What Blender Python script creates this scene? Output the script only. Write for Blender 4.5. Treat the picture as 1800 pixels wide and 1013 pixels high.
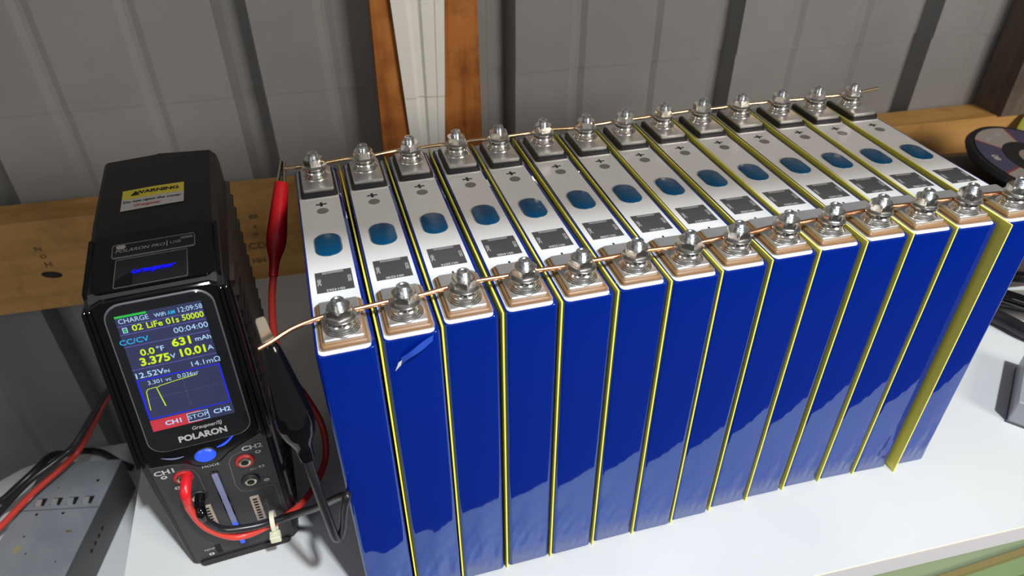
import bpy, bmesh, math, random
from mathutils import Vector, Matrix
R = math.radians
rnd = random.Random(7)
S = 0.001                      # all lengths below are in millimetres
scene = bpy.context.scene
COL = scene.collection
for o in list(bpy.data.objects): bpy.data.objects.remove(o, do_unlink=True)

# ------------------------------------------------------------------ camera, world, lights, exposure
cam_d = bpy.data.cameras.new('camera'); cam = bpy.data.objects.new('camera', cam_d); COL.objects.link(cam)
cam.location = (3.390*S, -234.308*S, 395.456*S)
cam.rotation_euler = (R(53.9926), R(0.3441), R(-16.8433))
cam_d.sensor_width = 36; cam_d.lens = 1227.38/1800*36
cam_d.clip_start = 0.01; cam_d.clip_end = 60
cam_d.dof.use_dof = True; cam_d.dof.focus_distance = 0.39; cam_d.dof.aperture_fstop = 13
scene.camera = cam

world = bpy.data.worlds.new('world'); scene.world = world; world.use_nodes = True
wb = world.node_tree.nodes['Background']
wb.inputs['Color'].default_value = (0.95, 0.95, 1.0, 1); wb.inputs['Strength'].default_value = 0.22

def area(name, loc, target, size, power, color, sy=None):
    l = bpy.data.lights.new(name, 'AREA'); l.energy = power; l.color = color; l.size = size
    if sy: l.shape = 'RECTANGLE'; l.size_y = sy
    o = bpy.data.objects.new(name, l); COL.objects.link(o); o.location = loc
    d = Vector(target)-Vector(loc); o.rotation_euler = d.to_track_quat('-Z', 'Y').to_euler()
    return o
area('work_lamp', (0.38, -0.840, 1.57), (0.15, 0.05, 0.1), 0.07, 34, (0.92, 0.97, 1.0))
area('room_lamp', (0.98, -1.30, 0.86), (0.25, 0.3, 0.15), 0.5, 20, (1.0, 0.90, 0.79))
area('side_fill', (-1.15, -1.0, 1.0), (0.25, 0.15, 0.15), 0.4, 2.6, (1.0, 0.93, 0.84))  # weak soft fill added from the left to brighten left-facing sides

scene.view_settings.view_transform = 'Standard'
scene.view_settings.look = 'None'
scene.view_settings.gamma = 1
scene.view_settings.use_curve_mapping = False
scene.view_settings.exposure = 0.0

# ------------------------------------------------------------------ materials
MATS = {}
def mat(name, col, rough=0.5, metal=0.0, spec=0.5, coat=0.0, emit=None, es=1.0, tint=None, alpha=1.0):
    m = bpy.data.materials.new(name); m.use_nodes = True
    b = m.node_tree.nodes['Principled BSDF']
    b.inputs['Base Color'].default_value = (*col, 1); b.inputs['Roughness'].default_value = rough
    b.inputs['Metallic'].default_value = metal; b.inputs['Specular IOR Level'].default_value = spec
    b.inputs['Coat Weight'].default_value = coat; b.inputs['Coat Roughness'].default_value = 0.05
    if tint: b.inputs['Specular Tint'].default_value = (*tint, 1)
    if emit:
        b.inputs['Emission Color'].default_value = (*emit, 1); b.inputs['Emission Strength'].default_value = es
    if alpha < 1: b.inputs['Alpha'].default_value = alpha
    MATS[name] = m
    return m
def nt(m): return m.node_tree, m.node_tree.nodes['Principled BSDF']
def coords(t, scale=(1, 1, 1), rot=(0, 0, 0)):
    c = t.nodes.new('ShaderNodeTexCoord'); mp = t.nodes.new('ShaderNodeMapping')
    mp.inputs['Scale'].default_value = scale; mp.inputs['Rotation'].default_value = rot
    t.links.new(c.outputs['Object'], mp.inputs['Vector']); return mp.outputs['Vector']
def noise(t, vec, scale, detail=4, rough=0.5):
    n = t.nodes.new('ShaderNodeTexNoise'); n.inputs['Scale'].default_value = scale
    n.inputs['Detail'].default_value = detail; n.inputs['Roughness'].default_value = rough
    t.links.new(vec, n.inputs['Vector']); return n.outputs['Fac']
def ramp(t, fac, stops):
    r = t.nodes.new('ShaderNodeValToRGB'); e = r.color_ramp.elements
    e[0].position, e[0].color = stops[0][0], (*stops[0][1], 1)
    e[1].position, e[1].color = stops[-1][0], (*stops[-1][1], 1)
    for p, c in stops[1:-1]:
        x = e.new(p); x.color = (*c, 1)
    t.links.new(fac, r.inputs['Fac']); return r.outputs['Color']
def bump(m, fac, dist, strength=1.0, extra=None):
    t, b = nt(m); n = t.nodes.new('ShaderNodeBump'); n.inputs['Distance'].default_value = dist
    n.inputs['Strength'].default_value = strength; t.links.new(fac, n.inputs['Height'])
    if extra: t.links.new(extra, n.inputs['Normal'])
    t.links.new(n.outputs['Normal'], b.inputs['Normal']); return n.outputs['Normal']

# white melamine shelf
m = mat('white_melamine', (0.80, 0.82, 0.83), 0.38, spec=0.4); t, b = nt(m)
v = coords(t); f = noise(t, v, 9, 5); c = ramp(t, f, [(0.3, (0.57, 0.585, 0.595)), (0.7, (0.62, 0.635, 0.64))])
f2 = noise(t, v, 95, 2); sp = ramp(t, f2, [(0.0, (0.35, 0.32, 0.28)), (0.205, (0.4, 0.38, 0.35)), (0.225, (1, 1, 1)), (1, (1, 1, 1))])
mx = t.nodes.new('ShaderNodeMix'); mx.data_type = 'RGBA'; mx.blend_type = 'MULTIPLY'; mx.inputs['Factor'].default_value = 0.8
t.links.new(c, mx.inputs['A']); t.links.new(sp, mx.inputs['B']); t.links.new(mx.outputs['Result'], b.inputs['Base Color'])
bump(m, noise(t, v, 260, 2), 0.00006, 0.5)
mat('shelf_edge_band', (0.60, 0.60, 0.62), 0.5)
mat('edge_line', (0.75, 0.70, 0.60), 0.5)
# steel sheeting
m = mat('grey_sheet', (0.33, 0.325, 0.31), 0.42, spec=0.5); t, b = nt(m)
v = coords(t); c = ramp(t, noise(t, v, 5, 6, 0.6), [(0.3, (0.22, 0.224, 0.226)), (0.7, (0.30, 0.304, 0.302))])
t.links.new(c, b.inputs['Base Color']); bump(m, noise(t, v, 5, 2), 0.0015, 0.4)
mat('white_strip', (0.86, 0.87, 0.83), 0.45)
# timbers
def timber(name, c1, c2, c3, grain=(3, 60, 60), knots=True):
    m = mat(name, c2, 0.62, spec=0.3); t, b = nt(m)
    v = coords(t, grain); f = noise(t, v, 1.0, 6, 0.6)
    c = ramp(t, f, [(0.25, c1), (0.5, c2), (0.75, c3)])
    v2 = coords(t, (1, 1, 1)); s = noise(t, v2, 24 if name == 'stained_stud' else 14, 4, 0.65); sc = ramp(t, s, [(0.34, (0.45, 0.36, 0.28)), (0.56, (1, 1, 1))] if name == 'stained_stud' else [(0.33, (0.6, 0.54, 0.47)), (0.5, (1, 1, 1))])
    mx = t.nodes.new('ShaderNodeMix'); mx.data_type = 'RGBA'; mx.blend_type = 'MULTIPLY'; mx.inputs['Factor'].default_value = 0.75
    t.links.new(c, mx.inputs['A']); t.links.new(sc, mx.inputs['B']); t.links.new(mx.outputs['Result'], b.inputs['Base Color'])
    bump(m, f, 0.0008, 0.5); return m
timber('pine', (0.44, 0.235, 0.072), (0.62, 0.345, 0.11), (0.72, 0.42, 0.155), (3, 40, 55))
timber('stained_stud', (0.20, 0.055, 0.010), (0.46, 0.165, 0.036), (0.56, 0.23, 0.055), (60, 60, 6))
timber('dark_post', (0.09, 0.07, 0.06), (0.16, 0.125, 0.10), (0.20, 0.155, 0.125), (40, 40, 5))
mat('pencil_stain', (0.21, 0.13, 0.055), 0.8)
mat('knot_brown', (0.03, 0.014, 0.008), 0.7)
# cell materials
m = mat('blue_wrap', (0.0, 0.014, 0.225), 0.04, spec=1.0, tint=(0.50, 0.86, 1.0)); t, b = nt(m)
v = coords(t, (75, 75, 5)); f = noise(t, v, 1.0, 2, 0.5)
n1 = bump(m, f, 0.0004, 0.55)
sep = t.nodes.new('ShaderNodeSeparateXYZ'); tc = t.nodes.new('ShaderNodeTexCoord'); t.links.new(tc.outputs['Object'], sep.inputs[0])
mr = t.nodes.new('ShaderNodeMapRange'); mr.interpolation_type = 'SMOOTHSTEP'; mr.inputs['From Min'].default_value = 0.075; mr.inputs['From Max'].default_value = 0.0
t.links.new(sep.outputs['Z'], mr.inputs['Value'])
v3 = coords(t, (70, 70, 26), (0, R(24), 0)); f3 = noise(t, v3, 1.0, 2, 0.4)
ml = t.nodes.new('ShaderNodeMath'); ml.operation = 'MULTIPLY'; t.links.new(mr.outputs['Result'], ml.inputs[0]); sb = t.nodes.new('ShaderNodeMath'); sb.operation = 'SUBTRACT'; sb.inputs[1].default_value = 0.5; t.links.new(f3, sb.inputs[0]); t.links.new(sb.outputs[0], ml.inputs[1])
bump(m, ml.outputs[0], 0.007, 0.7, n1)
mat('torn_blue', (0.02, 0.07, 0.42), 0.3)
mat('white_sheet', (0.84, 0.84, 0.84), 0.34, spec=0.45)
mat('label_grey', (0.062, 0.062, 0.064), 0.33, spec=0.9)
mat('label_print', (0.55, 0.55, 0.55), 0.5)
mat('black_print', (0.006, 0.006, 0.007), 0.5)
mat('dot_grey', (0.23, 0.22, 0.21), 0.45)
m = mat('vent_film', (0.0, 0.085, 0.215), 0.22, spec=0.3); t, b = nt(m)
bump(m, noise(t, coords(t), 160, 2), 0.0006, 0.6)
mat('tan_plastic', (0.24, 0.128, 0.052), 0.42)
mat('black_plastic', (0.012, 0.013, 0.017), 0.45)
m = mat('aluminium', (0.74, 0.74, 0.74), 0.36, 0.85); t, b = nt(m)
bump(m, noise(t, coords(t), 420, 4), 0.0003, 0.35)
m = mat('bright_steel', (0.84, 0.82, 0.78), 0.20, 1.0); t, b = nt(m)
bump(m, noise(t, coords(t), 500, 3), 0.0003, 0.25)
mat('zinc_stud', (0.78, 0.82, 0.86), 0.24, 1.0)
mat('dark_steel', (0.22, 0.22, 0.22), 0.35, 1.0)
m = mat('copper', (0.86, 0.42, 0.22), 0.24, 1.0)
m = mat('brass_copper', (0.80, 0.58, 0.34), 0.26, 1.0)
mat('yellow_sheet', (0.94, 0.85, 0.11), 0.42)
# charger
mat('case_black', (0.011, 0.011, 0.012), 0.42, spec=0.4)
mat('gloss_black', (0.004, 0.004, 0.005), 0.09, spec=0.5)
mat('panel_grey', (0.028, 0.028, 0.031), 0.45)
mat('groove', (0.10, 0.10, 0.11), 0.35)
mat('fin_black', (0.010, 0.009, 0.008), 0.30)
mat('screen_glow', (0.01, 0.01, 0.02), 0.12, emit=(0.030, 0.036, 0.085), es=1.0)
mat('bezel_glass', (0.012, 0.013, 0.015), 0.10)
mat('glow_yellow', (0.02, 0.02, 0.0), 0.4, emit=(0.62, 0.85, 0.01), es=1.0)
mat('glow_pale', (0.02, 0.02, 0.02), 0.4, emit=(0.42, 0.66, 0.95), es=1.0)
mat('glow_cyan', (0.0, 0.02, 0.03), 0.4, emit=(0.02, 0.42, 0.85), es=1.0)
mat('glow_green', (0.0, 0.02, 0.0), 0.4, emit=(0.02, 0.55, 0.05), es=1.0)
mat('glow_red', (0.02, 0.0, 0.0), 0.4, emit=(0.52, 0.035, 0.055), es=1.0)
mat('glow_line', (0.0, 0.0, 0.02), 0.4, emit=(0.10, 0.11, 0.42), es=1.0)
mat('glow_box', (0.0, 0.0, 0.02), 0.4, emit=(0.01, 0.015, 0.95), es=1.0)
mat('glow_logo', (0.0, 0.0, 0.02), 0.4, emit=(0.0, 0.0, 1.0), es=1.3)
mat('glow_button', (0.0, 0.02, 0.1), 0.3, emit=(0.03, 0.09, 1.0), es=1.1)
mat('light_bar', (0.17, 0.18, 0.26), 0.3, emit=(0.03, 0.035, 0.16), es=0.6)
mat('print_white', (0.42, 0.42, 0.42), 0.5)
mat('print_dim', (0.22, 0.22, 0.22), 0.5)
mat('sticker_white', (0.42, 0.42, 0.43), 0.45)
mat('sticker_yellow', (0.55, 0.48, 0.04), 0.45)
mat('sticker_red', (0.45, 0.06, 0.05), 0.5)
mat('film_clear', (0.30, 0.28, 0.26), 0.2)
mat('jack_red', (0.38, 0.02, 0.02), 0.35)
mat('jack_metal', (0.55, 0.50, 0.40), 0.28, 1.0)
mat('red_rubber', (0.62, 0.012, 0.018), 0.30)
mat('red_cable', (0.58, 0.045, 0.03), 0.34)
mat('black_rubber', (0.003, 0.003, 0.004), 0.09, spec=0.45)
mat('black_cable', (0.013, 0.013, 0.016), 0.30)
mat('zip_white', (0.62, 0.60, 0.46), 0.4)
# left / right clutter
m = mat('galvanised', (0.30, 0.33, 0.37), 0.42, 0.35); t, b = nt(m)
v = coords(t); c = ramp(t, noise(t, v, 40, 5), [(0.3, (0.27, 0.30, 0.34)), (0.7, (0.34, 0.37, 0.41))])
t.links.new(c, b.inputs['Base Color'])
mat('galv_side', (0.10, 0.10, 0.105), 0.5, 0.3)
mat('rust', (0.16, 0.10, 0.05), 0.8)
mat('gold_stain', (0.30, 0.26, 0.13), 0.7)
mat('hole_black', (0.002, 0.002, 0.002), 0.9)
mat('disc_rim', (0.012, 0.012, 0.014), 0.6)
mat('disc_purple', (0.075, 0.07, 0.14), 0.5)
mat('disc_white', (0.36, 0.33, 0.31), 0.6)
mat('disc_red', (0.33, 0.05, 0.05), 0.6)
mat('disc_hub', (0.33, 0.27, 0.22), 0.6)
mat('lime', (0.38, 0.42, 0.03), 0.5)
mat('brown_leather', (0.060, 0.040, 0.033), 0.55)
mat('box_grey', (0.33, 0.34, 0.38), 0.4, 0.2)
mat('box_dark', (0.08, 0.08, 0.09), 0.5)
mat('pale_green', (0.30, 0.37, 0.22), 0.5)
mat('tan_rim', (0.25, 0.20, 0.08), 0.6)
m = mat('leaf_green', (0.07, 0.25, 0.02), 0.5); t, b = nt(m)
c = ramp(t, noise(t, coords(t), 22, 2), [(0.35, (0.03, 0.13, 0.02)), (0.6, (0.10, 0.34, 0.02)), (0.8, (0.3, 0.6, 0.04))])
t.links.new(c, b.inputs['Base Color'])
m = mat('concrete', (0.05, 0.048, 0.045), 0.8)

# ------------------------------------------------------------------ mesh helpers
class MB:
    def __init__(s): s.v = []; s.f = []
    def add(s, vs, fs):
        o = len(s.v); s.v += [tuple(p) for p in vs]; s.f += [tuple(i+o for i in f) for f in fs]; return s
    def box(s, x0, x1, y0, y1, z0, z1):
        return s.add([(x0,y0,z0),(x1,y0,z0),(x1,y1,z0),(x0,y1,z0),(x0,y0,z1),(x1,y0,z1),(x1,y1,z1),(x0,y1,z1)],
                     [(0,3,2,1),(4,5,6,7),(0,1,5,4),(1,2,6,5),(2,3,7,6),(3,0,4,7)])
    def loft(s, rings, cap=True):
        n = len(rings[0]); vs = [p for r in rings for p in r]; fs = []
        for k in range(len(rings)-1):
            for i in range(n):
                j = (i+1) % n; fs.append((k*n+i, k*n+j, (k+1)*n+j, (k+1)*n+i))
        if cap: fs.append(tuple(reversed(range(n)))); fs.append(tuple((len(rings)-1)*n+i for i in range(n)))
        return s.add(vs, fs)
    def lathe(s, prof, c=(0,0,0), n=24, cap=True):
        return s.loft([[(c[0]+r*math.cos(2*math.pi*i/n), c[1]+r*math.sin(2*math.pi*i/n), c[2]+z) for i in range(n)] for r, z in prof], cap)
    def map(s, fn): s.v = [tuple(fn(*p)) for p in s.v]; return s
    def build(s, name, material, parent=None, smooth=40, loc=None, label=None):
        me = bpy.data.meshes.new(name); me.from_pydata([(p[0]*S, p[1]*S, p[2]*S) for p in s.v], [], s.f); me.update()
        if smooth:
            for p in me.polygons: p.use_smooth = True
            me.set_sharp_from_angle(angle=R(smooth))
        me.materials.append(MATS[material])
        o = bpy.data.objects.new(name, me); COL.objects.link(o)
        if parent: o.parent = parent
        if loc: o.location = [c*S for c in loc]
        if label: o['label'] = label
        return o
def rr(x0, x1, y0, y1, r, n=4):
    pts = []
    for cx, cy, a in ((x1-r, y0+r, -90), (x1-r, y1-r, 0), (x0+r, y1-r, 90), (x0+r, y0+r, 180)):
        for k in range(n+1):
            t = R(a+90*k/n); pts.append((cx+r*math.cos(t), cy+r*math.sin(t)))
    return pts
def slab(x0, x1, y0, y1, z0, z1, r=1, bev=0.3, n=4, m=None):      # rounded plate with bevelled top edge
    m = m or MB()
    o = rr(x0, x1, y0, y1, r, n); q = rr(x0+bev, x1-bev, y0+bev, y1-bev, max(r-bev, 0.05), n)
    m.loft([[(x, y, z0) for x, y in o], [(x, y, z1-bev) for x, y in o], [(x, y, z1) for x, y in q]]); return m
def catmull(pts, n=8):
    P = [Vector(p) for p in pts]; P = [P[0]*2-P[1]]+P+[P[-1]*2-P[-2]]; out = []
    for i in range(1, len(P)-2):
        for k in range(n):
            t = k/n; a, b_, c, d = P[i-1], P[i], P[i+1], P[i+2]
            out.append(0.5*((2*b_)+(c-a)*t+(2*a-5*b_+4*c-d)*t*t+(3*b_-a-3*c+d)*t**3))
    out.append(P[-2]); return out
def tube(path, rad, m=None, n=12, aspect=1.0):
    m = m or MB(); P = [Vector(p) for p in path]; rings = []; up = None
    for i, p in enumerate(P):
        d = (P[min(i+1, len(P)-1)]-P[max(i-1, 0)]).normalized()
        if up is None:
            up = Vector((0, 0, 1)) if abs(d.z) < .9 else Vector((1, 0, 0))
        up = (up-d*up.dot(d)).normalized(); sd = d.cross(up)
        r = rad[i] if isinstance(rad, (list, tuple)) else rad
        rings.append([tuple(p+up*(math.cos(2*math.pi*k/n)*r)+sd*(math.sin(2*math.pi*k/n)*r*aspect)) for k in range(n)])
    return m.loft(rings)
def empty(name, loc=(0,0,0), rz=0, label=None, cat=None, group=None, kind=None):
    o = bpy.data.objects.new(name, None); COL.objects.link(o); o.empty_display_size = 0.01
    o.location = [c*S for c in loc]; o.rotation_euler = (0, 0, rz); tag(o, label, cat, group, kind); return o
def tag(o, label=None, cat=None, group=None, kind=None):
    if label: o['label'] = label
    if cat: o['category'] = cat
    if group: o['group'] = group
    if kind: o['kind'] = kind
    return o
FONTC = {}
def text_mesh(body, size, shear=0.0, bold=0.0, sx=1.0):
    key = (body, size, shear, bold, sx)
    if key in FONTC: return FONTC[key]
    c = bpy.data.curves.new('t', 'FONT'); c.body = body; c.size = size; c.shear = shear; c.offset = bold*size
    c.align_x = 'CENTER'; c.align_y = 'CENTER'; c.resolution_u = 3; c.fill_mode = 'BOTH'
    o = bpy.data.objects.new('t', c); COL.objects.link(o); bpy.context.view_layer.update()
    me = o.to_mesh(); vs = [(p.co.x*sx, p.co.y) for p in me.vertices]; fs = [tuple(p.vertices) for p in me.polygons]
    o.to_mesh_clear(); bpy.data.objects.remove(o, do_unlink=True)
    FONTC[key] = (vs, fs); return vs, fs
def text(m, body, size, place, **k):
    vs, fs = text_mesh(body, size, **k); m.add([place(x, y) for x, y in vs], fs); return m

# ------------------------------------------------------------------ the setting (shelf and wall share one frame, turned 3.8 degrees)
FR = -math.atan(0.066)
def setting(o, kind='structure'): o.rotation_euler = (0, 0, FR); o['kind'] = kind; return o

# wall of trapezoidal steel sheet: two lapped sheets
def sheet(u0, u1, z0, z1, n0):
    prof = []; k0 = int((u0-158)//233)
    for k in range(k0, int((u1-158)//233)+2):
        b0 = 158+233*k
        prof += [(b0-14, 0), (b0-9, 21), (b0+9, 21), (b0+14, 0), (b0+68, 0), (b0+74, 2.4), (b0+78, 2.4), (b0+84, 0), (b0+145, 0), (b0+151, 2.4), (b0+155, 2.4), (b0+161, 0)]
    prof = [(u, n) for u, n in prof if u0 <= u <= u1]
    m = MB(); vs = []; th = 1.2
    for u, n in prof: vs += [(u, n0+n, z0), (u, n0+n, z1), (u, n0+n+th, z1), (u, n0+n+th, z0)]
    fs = []
    for i in range(len(prof)-1):
        a = 4*i; b = a+4
        for j in range(4): fs.append((a+j, a+(j+1) % 4, b+(j+1) % 4, b+j))
    return m.add(vs, fs)
wall = setting(sheet(-1500, 1800, -780, 170, 418).build('wall_back', 'grey_sheet', smooth=0))
w2 = sheet(-1500, 1800, 166, 1500, 416.8).build('upper_sheet', 'grey_sheet', wall, smooth=0)

beam = empty('trim_1'); setting(beam)
MB().box(-1400, 1700, 378, 415, -8, 85).build('beam', 'pine', beam, smooth=0)
m = MB()   # stamped lettering and a knot on the beam's face
for txt, u, z, s in (('BE', -91, 65, 8), ('II', -92, 54, 6), ('III', -93, 46, 6), ('CD', -94, 33, 12), ('HH', -96, 16, 9), ('N', -279, 57, 8), ('O', -277.5, 49, 7), ('H', -276.5, 40, 9)):
    text(m, txt, s, lambda x, y, u=u, z=z: (u+x, 377.7, z+y*0.8), bold=0.03)
m.build('grade_stamp', 'pencil_stain', beam, smooth=0, label='faded dark ink stamp on the timber')
m = MB(); m.loft([[(-277.5+a*8.5*math.cos(2*math.pi*i/16), 377.6-.2*(1-a), 29+a*3.6*math.sin(2*math.pi*i/16)-a*1.4*math.cos(2*math.pi*i/16)) for i in range(16)] for a in (1, .6, .2)])
m.build('knot', 'knot_brown', beam, label='dark oval knot')

stud = empty('trim_2'); setting(stud)
MB().loft([[(36, 378, 85), (130, 378, 85), (130, 415, 85), (36, 415, 85)], [(40.5, 378, 270), (129.5, 378, 270), (129.5, 415, 270), (40.5, 415, 270)],
           [(45, 378, 1300), (128, 378, 1300), (128, 415, 1300), (45, 415, 1300)]]).build('stud', 'stained_stud', stud, smooth=0)
# folded white metal strip in front of the stud, wider toward the top
def strip_pt(q, z, th=0):
    f = (z-133)/118.0; l = 62-5.5*f; r = 94.3+6.7*f
    prof = [(0.0, 0), (0.27, 0.0), (0.36, 3.2), (0.50, 3.2), (0.56, 0), (0.80, 0), (0.82, -0.8), (1.0, -0.8)][q]
    return (l+(r-l)*prof[0], 374+prof[1]+th, z)
m = MB(); rings = []
for z in (86, 166, 167.5, 330, 900):
    k = 1.0 if z <= 166 else 0.0
    rings.append([(p[0], p[1]-0.9*(1-k), p[2]) for p in ([strip_pt(q, min(z, 420) if z < 500 else 420) for q in range(8)]+[strip_pt(q, 420 if z > 500 else z, 1.2) for q in range(7, -1, -1)])])
for r_ in rings[-1:]:
    rings[-1] = [(p[0], p[1], 900) for p in r_]
m.loft(rings).build('folded_strip', 'white_strip', stud, smooth=0, label='folded white metal strip')
post = setting(MB().box(724, 830, 374, 415, 85, 1300).build('trim_3', 'dark_post', smooth=0))

# main shelf board (its left end is square to the row of cells)
shelf = empty('trim_4'); shelf['kind'] = 'structure'
def nline(n, x): return n-0.066*x
bo = [(-157, nline(-38.8, -157)), (900, nline(-38.8, 900)), (900, nline(371, 900)), (-157, nline(371, -157))]
bi = [(-157, nline(-38.8, -157)-.6), (900, nline(-38.8, 900)-.6), (900, nline(-38.8, 900)+.2), (-157, nline(-38.8, -157)+.2)]
MB().loft([[(x, y, -16) for x, y in bo], [(x, y, 0) for x, y in bo]]).build('board', 'white_melamine', shelf, smooth=0)
MB().loft([[(x, y, -16) for x, y in bi], [(x, y, -.8) for x, y in bi]]).build('edge_band', 'shelf_edge_band', shelf, smooth=0, label='grey edge band')
MB().loft([[(x, y, -.8) for x, y in bi], [(x, y, 0.05) for x, y in bi]]).build('edge_lip', 'edge_line', shelf, smooth=0)
# lower board with a rounded corner
low = []
for x, y in [(-900, -200), (-120, -200), (-120, nline(379, -120)), (-257, 397)]: low.append((x, y))
low += [(-302, 401), (-330, 400), (-361, 391), (-382, 378), (-402, 350), (-412, 318), (-420, 250), (-424, -200)]
low = [p for p in low if p != (-900, -200)]
lowb = MB().loft([[(x, y, -216) for x, y in low], [(x, y, -201) for x, y in low], [(x, y, -200) for x, y in low]]).build('trim_5', 'white_melamine', smooth=0)
lowb['kind'] = 'structure'
fl = MB().box(-2500, 3000, -2500, 420, -800, -780).build('floor', 'concrete', smooth=0); setting(fl)
# board above the frame: its front edge draws the shadow line across the cell tops
ov = MB().box(-1100, 1400, -248, 415, 700, 716).build('trim_6', 'white_melamine', smooth=0); setting(ov)

# ------------------------------------------------------------------ battery cells
XS = [0.0, 28.1, 55.7, 84.5, 112.4, 140.9, 168.1, 195.6, 225.1, 252.2, 281.6, 309.0, 335.9, 366.3]
YS = [0.0, 2.1, 5.0, 5.3, 4.7, 5.5, 4.2, 5.0, 6.6, 6.5, 6.5, 4.8, 2.6, 0.1]
YA = [0.16, -0.31, -0.72, -0.94, -0.78, -1.32, -2.0, -2.19, -2.06, -2.7, -2.98, -4.2, -4.6, -3.74]
D = 180.6; HW = 12.95
ORD = ['first', 'second', 'third', 'fourth', 'fifth', 'sixth', 'seventh', 'eighth', 'ninth', 'tenth', 'eleventh', 'twelfth', 'thirteenth', 'fourteenth']
def terminal(cell, yc, y0, y1, base_mat, front):
    # aluminium ring, plastic base, plate > weld dome, washer, nut, stud
    o = rr(-11.2, 11.2, y0-3.0, y1+2.6, 2.4, 4); q = rr(-10.5, 10.5, y0-2.2, y1+1.9, 2.0, 4)
    MB().loft([[(x, y, 200.2) for x, y in o], [(x, y, 200.9) for x, y in o], [(x, y, 200.9) for x, y in q], [(x, y, 200.3) for x, y in q]], False).build('trim_ring', 'aluminium', cell)
    slab(-10.2, 10.2, y0-1.8, y1+1.6, 200.1, 202.5 if front else 203.5, 1.6, 0.5).build('terminal_base', base_mat, cell, label='tan plastic terminal base' if front else 'black plastic terminal base')
    pl = slab(-8.8, 8.8, y0, y1, 202.5 if front else 203.5, 204.1 if front else 205.2, 1.0, 0.35).build('terminal_plate', 'aluminium', cell)
    zb = 204.1 if front else 205.2
    MB().lathe([(8.0, 0), (8.0, .35), (7.5, .7), (7.4, 1.1), (6.9, 1.4), (6.8, 1.9), (6.3, 2.2), (6.2, 3.2), (5.7, 3.7), (5.4, 4.2)], (0, yc, zb), 32).build('weld_dome', 'bright_steel', pl)
    return pl
hx = []
def hexring(r, z, yc, rot=0, mixr=None):
    out = []
    for i in range(36):
        a = rot+2*math.pi*i/36; k = ((2*math.pi*i/36) % (math.pi/3))-math.pi/6
        rh = r/math.cos(k); rad = rh if mixr is None else min(rh, mixr); out.append((rad*math.cos(a), yc+rad*math.sin(a), z))
    return out
def hardware(pl, yc, zb, rot):
    z = zb+4.2
    MB().lathe([(5.9, 0), (6.3, .15), (6.3, 1.1), (5.9, 1.25)], (0, yc, z), 28).build('spring_washer', 'dark_steel', pl)
    z += 1.25
    m = MB(); rr_ = []
    fl = [(6.6, 0.0), (7.1, .25), (7.1, .95), (6.4, 1.5)]
    for r_, h in fl: rr_.append([(r_*math.cos(rot+2*math.pi*i/36), yc+r_*math.sin(rot+2*math.pi*i/36), z+h) for i in range(36)])
    rr_.append(hexring(5.2, z+1.8, yc, rot, 5.9)); rr_.append(hexring(5.2, z+2.3, yc, rot)); rr_.append(hexring(5.2, z+5.1, yc, rot)); rr_.append(hexring(5.2, z+5.7, yc, rot, 5.45))
    rr_.append([(4.6*math.cos(rot+2*math.pi*i/36), yc+4.6*math.sin(rot+2*math.pi*i/36), z+5.85) for i in range(36)])
    rr_.append([(3.2*math.cos(rot+2*math.pi*i/36), yc+3.2*math.sin(rot+2*math.pi*i/36), z+5.7) for i in range(36)])
    m.loft(rr_)
    for i in range(20):     # serrated flange underside shown at the rim
        a = 2*math.pi*i/20; c_, s_ = math.cos(a), math.sin(a)
        m.add([(7.0*c_-.3*s_, yc+7.0*s_+.3*c_, z-.25), (7.0*c_+.3*s_, yc+7.0*s_-.3*c_, z-.25), (6.2*c_, yc+6.2*s_, z-.25), (7.15*c_, yc+7.15*s_, z+.4)], [(0, 1, 2), (0, 1, 3), (1, 2, 3), (0, 2, 3)])
    m.build('flange_nut', 'bright_steel', pl, smooth=28)
    prof = [(2.7, -6)]; h = z+4.5
    prof = []
    zz = z+3.0
    while zz < z+8.6: prof += [(3.1, zz-z), (3.1, zz-z+.2), (2.72, zz-z+.5)]; zz += .95
    prof += [(2.95, 9.0), (2.6, 9.3), (1.9, 9.25), (1.5, 8.8), (.6, 8.6)]
    MB().lathe(prof, (0, yc, z), 20).build('threaded_stud', 'zinc_stud', pl, smooth=0)

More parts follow.
